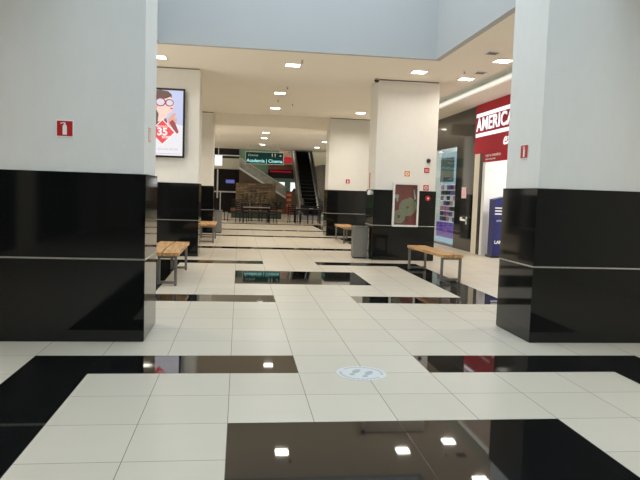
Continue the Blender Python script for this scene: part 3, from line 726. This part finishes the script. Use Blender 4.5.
# escalator rising away from the viewer
def escalator_pieces(r, L0, rise, W_, glassm='glass'):
    """local: runs along +Y from 0, width along X; returns nothing"""
    sl = rise / L0
    prismx_pts = [(-1.4, 0), (-1.4, .25), (0, .30), (L0, rise + .30), (L0 + 1.2, rise + .30), (L0 + 1.2, rise - .1), (L0, rise - .35), (.35, 0)]
    g = bmesh.new(); prismx(g, prismx_pts, -W_ / 2 - .12, W_ / 2 + .12); obj('truss', g, 'darksteel', r)
    g = bmesh.new(); n = int(L0 / .38)
    for k in range(n):
        y = L0 * k / n; box(g, -W_ / 2 + .02, W_ / 2 - .02, y, y + .36, sl * y + .28, sl * y + .52)
    obj('steps', g, 'step', r)
    for s in (-1, 1):
        x = s * (W_ / 2 + .05)
        g = bmesh.new(); prismx(g, [(-1.2, .25), (-1.2, .95), (-1.0, 1.15), (0, 1.2), (L0, rise + 1.2), (L0 + 1.0, rise + 1.2), (L0 + 1, rise + .3), (L0, rise + .3), (0, .3)], x - .008, x + .008)
        b = obj('balustrade', g, M['esc_side'], r)
        g = bmesh.new(); pts = [(-1.2, .5), (-1.28, .85), (-1.15, 1.12), (-.95, 1.2), (0, 1.25), (L0, rise + 1.25), (L0 + 1, rise + 1.25)]
        for p, q in zip(pts, pts[1:]): beam(g, (x, p[0], p[1]), (x, q[0], q[1]), .08, .06)
        obj('handrail', g, 'black', b)
        g = bmesh.new(); prismx(g, [(-1.2, .2), (-1.2, .34), (0, .42), (L0, rise + .42), (L0, rise + .30), (0, .28)], x - .06, x + .06); obj('skirt', g, 'steel', r)
M['esc_side'] = mat('brushed_balustrade', (.62, .66, .60), .25, metal=.75, noise=.1, nscale=4)
r = thing('escalator', 'steep dark escalator with steel sides rising away at the right of the hall', 'escalator', (4.2, 37.6, 0))
escalator_pieces(r, 7.6, 4.6, 1.0)
# escalator crossing from the upper floor down to the right
r = thing('escalator', 'escalator seen from the side, sloping down to the right above the stone wall', 'escalator', (3.3, 46.0, .80), math.pi / 2)
L0, rise, W_ = 3.35, 2.0, .9; ang = rise / L0
g = bmesh.new(); prismx(g, [(0, -.80), (0, .35), (L0, rise + .35), (L0, -.80)], -W_ / 2, W_ / 2); obj('truss', g, 'brown', r)
g = bmesh.new(); n = 10
for k in range(n): box(g, -W_ / 2 + .06, W_ / 2 - .06, L0 * k / n, L0 * (k + .98) / n, ang * L0 * k / n + .3, ang * L0 * k / n + .5)
obj('steps', g, 'step', r)
M['painted_reflection'] = mat('balustrade_reflection_paint', (.42, .42, .37), .12, noise=.7, nscale=2.6)  # opaque mottled colour stands in for bright reflections on the glass
for s in (-1, 1):
    g = bmesh.new(); prismx(g, [(0, .35), (0, 1.1), (L0, rise + 1.1), (L0, rise + .35)], s * .44 - .01, s * .44 + .01); b = obj('balustrade', g, 'painted_reflection', r)
    g = bmesh.new(); beam(g, (s * .44, 0, 1.12), (s * .44, L0, rise + 1.12), .07); obj('handrail', g, 'beige', b)
    g = bmesh.new(); prismx(g, [(0, .3), (0, .46), (L0, rise + .46), (L0, rise + .3)], s * .47 - .03, s * .47 + .03); obj('skirt', g, 'white', r)
# upper floor shop and lower floor shops
r = thing('far_shop', 'dark shop with a small violet screen under the beige slab at the left', 'shop', (-1.1, 46.9, 0))
bx('interior', -1.6, 1.05, 0, .9, 0, 3.1, 'darkshop', r); bx('rail', -1.6, 1.05, -.06, 0, 1.42, 1.52, 'alu', r); bx('post', -.32, -.24, -.06, 0, 0, 1.42, 'alu', r)
bx('screen', .1, .72, -.02, 0, 2.1, 2.35, 'violetscreen', r); bx('edge_light', -.55, -.45, -.06, 0, 1.0, 3.1, mat('pale_frame', (.8, .8, .78), .5), r)
r = thing('far_shop', 'dark shop window on the upper floor above the beige slab', 'shop', (-.7, 47.6, 3.88))
bx('glazing', -1.2, .62, 0, .4, .12, 2.6, 'darkshop', r); bx('rail', -1.2, .62, -.05, 0, .22, .3, 'alu', r)
r = thing('far_shop', 'dark red lit shop on the upper floor right of the green sign', 'shop', (3.2, 47.25, 2.6))
bx('interior', -1.1, 1.2, 0, .7, 0, 1.0, 'darkshop', r); bx('fascia', -1.1, 1.2, -.05, 0, .62, .98, mat('brown_red_fascia', (.20, .06, .04), .5), r)
bx('red_stripe', -1.0, .6, -.06, -.05, .42, .54, 'signred', r); bx('ledge', -1.1, 1.35, -.12, 0, 1.0, 1.1, 'beige', r)
r = thing('red_signboard', 'small bright red shop panel beside the green sign', 'shop sign', (3.35, 46.9, 3.72)); bx('panel', -.32, .45, 0, .1, 0, .42, mat('bright_red_panel', (.55, .02, .03), .4, emis=(.6, .02, .03), estr=.3), r)
bx('wall', -.5, 1.0, .1, .3, -.02, 1.6, mat('peach_wall', (.62, .44, .32), .7), r)
g = bx('low_wall', 2.46, 4.4, 46.6, 46.9, 0, 1.64, 'brown'); g.name = 'wall_far_low'; struct(g)
r = thing('poster_board', 'white poster board with a dark figure at the far end, right of the stone wall', 'poster', (2.85, 46.6, 1.64))
bx('board', -.42, .42, 0, .08, 0, .66, 'litwhite', r); obj('figure', BM(lambda b: prism(b, [(.02, .05), (.3, .05), (.26, .4), (.16, .52), (.1, .4), (.05, .3)], -.005, 0)), 'black', r)
r = thing('poster_board', 'white poster board at the far end beside the escalator', 'poster', (4.0, 46.6, 1.64))
bx('board', -.3, .3, 0, .08, 0, .66, 'litwhite', r); obj('figure', BM(lambda b: prism(b, [(-.2, 0), (.1, 0), (.1, .2), (-.05, .25)], -.005, 0)), 'black', r)
r = thing('vending_machine', 'narrow red and orange machine at the far end left of the escalator', 'vending machine', (3.55, 45.8, 0))
bx('body', -.2, .2, 0, .5, 0, 1.6, mat('orange_red_panel', (.45, .06, .02), .5), r)
for z in (.55, .95, 1.3): bx('panel', -.17, .17, -.01, 0, z, z + .16, mat('pale_orange_panel', (.7, .35, .2), .5), r)

# tables and chairs
def chair_proto(lab):
    r = thing('dining_chair', lab, 'chair', (0, 0, 0), 0, 'dark chairs in the hall')
    bx('seat', -.22, .22, -.22, .22, .44, .475, 'chair', r, .008)
    for sx in (-1, 1):
        obj('leg', BM(lambda b: beam(b, (sx * .2, -.2, 0), (sx * .19, -.19, .44), .03)), 'chair', r)
        obj('leg', BM(lambda b: (beam(b, (sx * .2, .22, 0), (sx * .19, .2, .46), .03), beam(b, (sx * .19, .2, .46), (sx * .19, .27, .95), .03))), 'chair', r)
    g = bmesh.new()
    for z in (.6, .7, .8, .9): beam(g, (-.19, .215 + (z - .46) * .12, z), (.19, .215 + (z - .46) * .12, z), .02, .05)
    obj('backrest', g, 'chair', r)
    return r
def table_proto(lab):
    r = thing('dining_table', lab, 'table', (0, 0, 0), 0, 'tables in the hall')
    bx('tabletop', -.7, .7, -.4, .4, .74, .78, 'tabletop', r, .01)
    bx('apron', -.66, .66, -.36, .36, .66, .74, 'chair', r)
    for sx in (-1, 1):
        for sy in (-1, 1): bx('leg', sx * .63 - .03, sx * .63 + .03, sy * .33 - .03, sy * .33 + .03, 0, .66, 'chair', r)
    return r
tb = table_proto('dark legged table with grey top in the middle of the hall'); tb.location = (.85, 32.5, 0)
dup(tb, (3.55, 33.2, 0), 0, 'dark legged table near the foot of the escalator')
ch = None
for x, y, a, l in ((.12, 31.8, math.pi * .85, 'dark chair at the near left of the middle table'), (1.62, 31.8, math.pi * 1.12, 'dark chair at the near right of the middle table'),
                   (.3, 33.4, 0, 'dark chair at the far left of the middle table'), (.85, 33.5, .1, 'dark chair at the far side of the middle table, centre one'), (1.4, 33.4, 0, 'dark chair at the far right of the middle table'),
                   (-.35, 32.6, math.pi / 2, 'dark chair at the left end of the middle table'), (-.95, 33.6, math.pi / 2, 'dark chair standing alone left of the middle table'),
                   (2.75, 32.6, math.pi * .9, 'dark chair left of the table by the escalator'), (3.3, 32.3, math.pi, 'slatted dark chair in front of the table by the escalator, left one'),
                   (3.95, 32.35, math.pi, 'slatted dark chair in front of the table by the escalator, right one'), (3.5, 34.1, 0, 'dark chair behind the table by the escalator')):
    if ch is None: ch = chair_proto(l); ch.location = (x, y, 0); ch.rotation_euler = (0, 0, a)
    else: dup(ch, (x, y, 0), a, l)
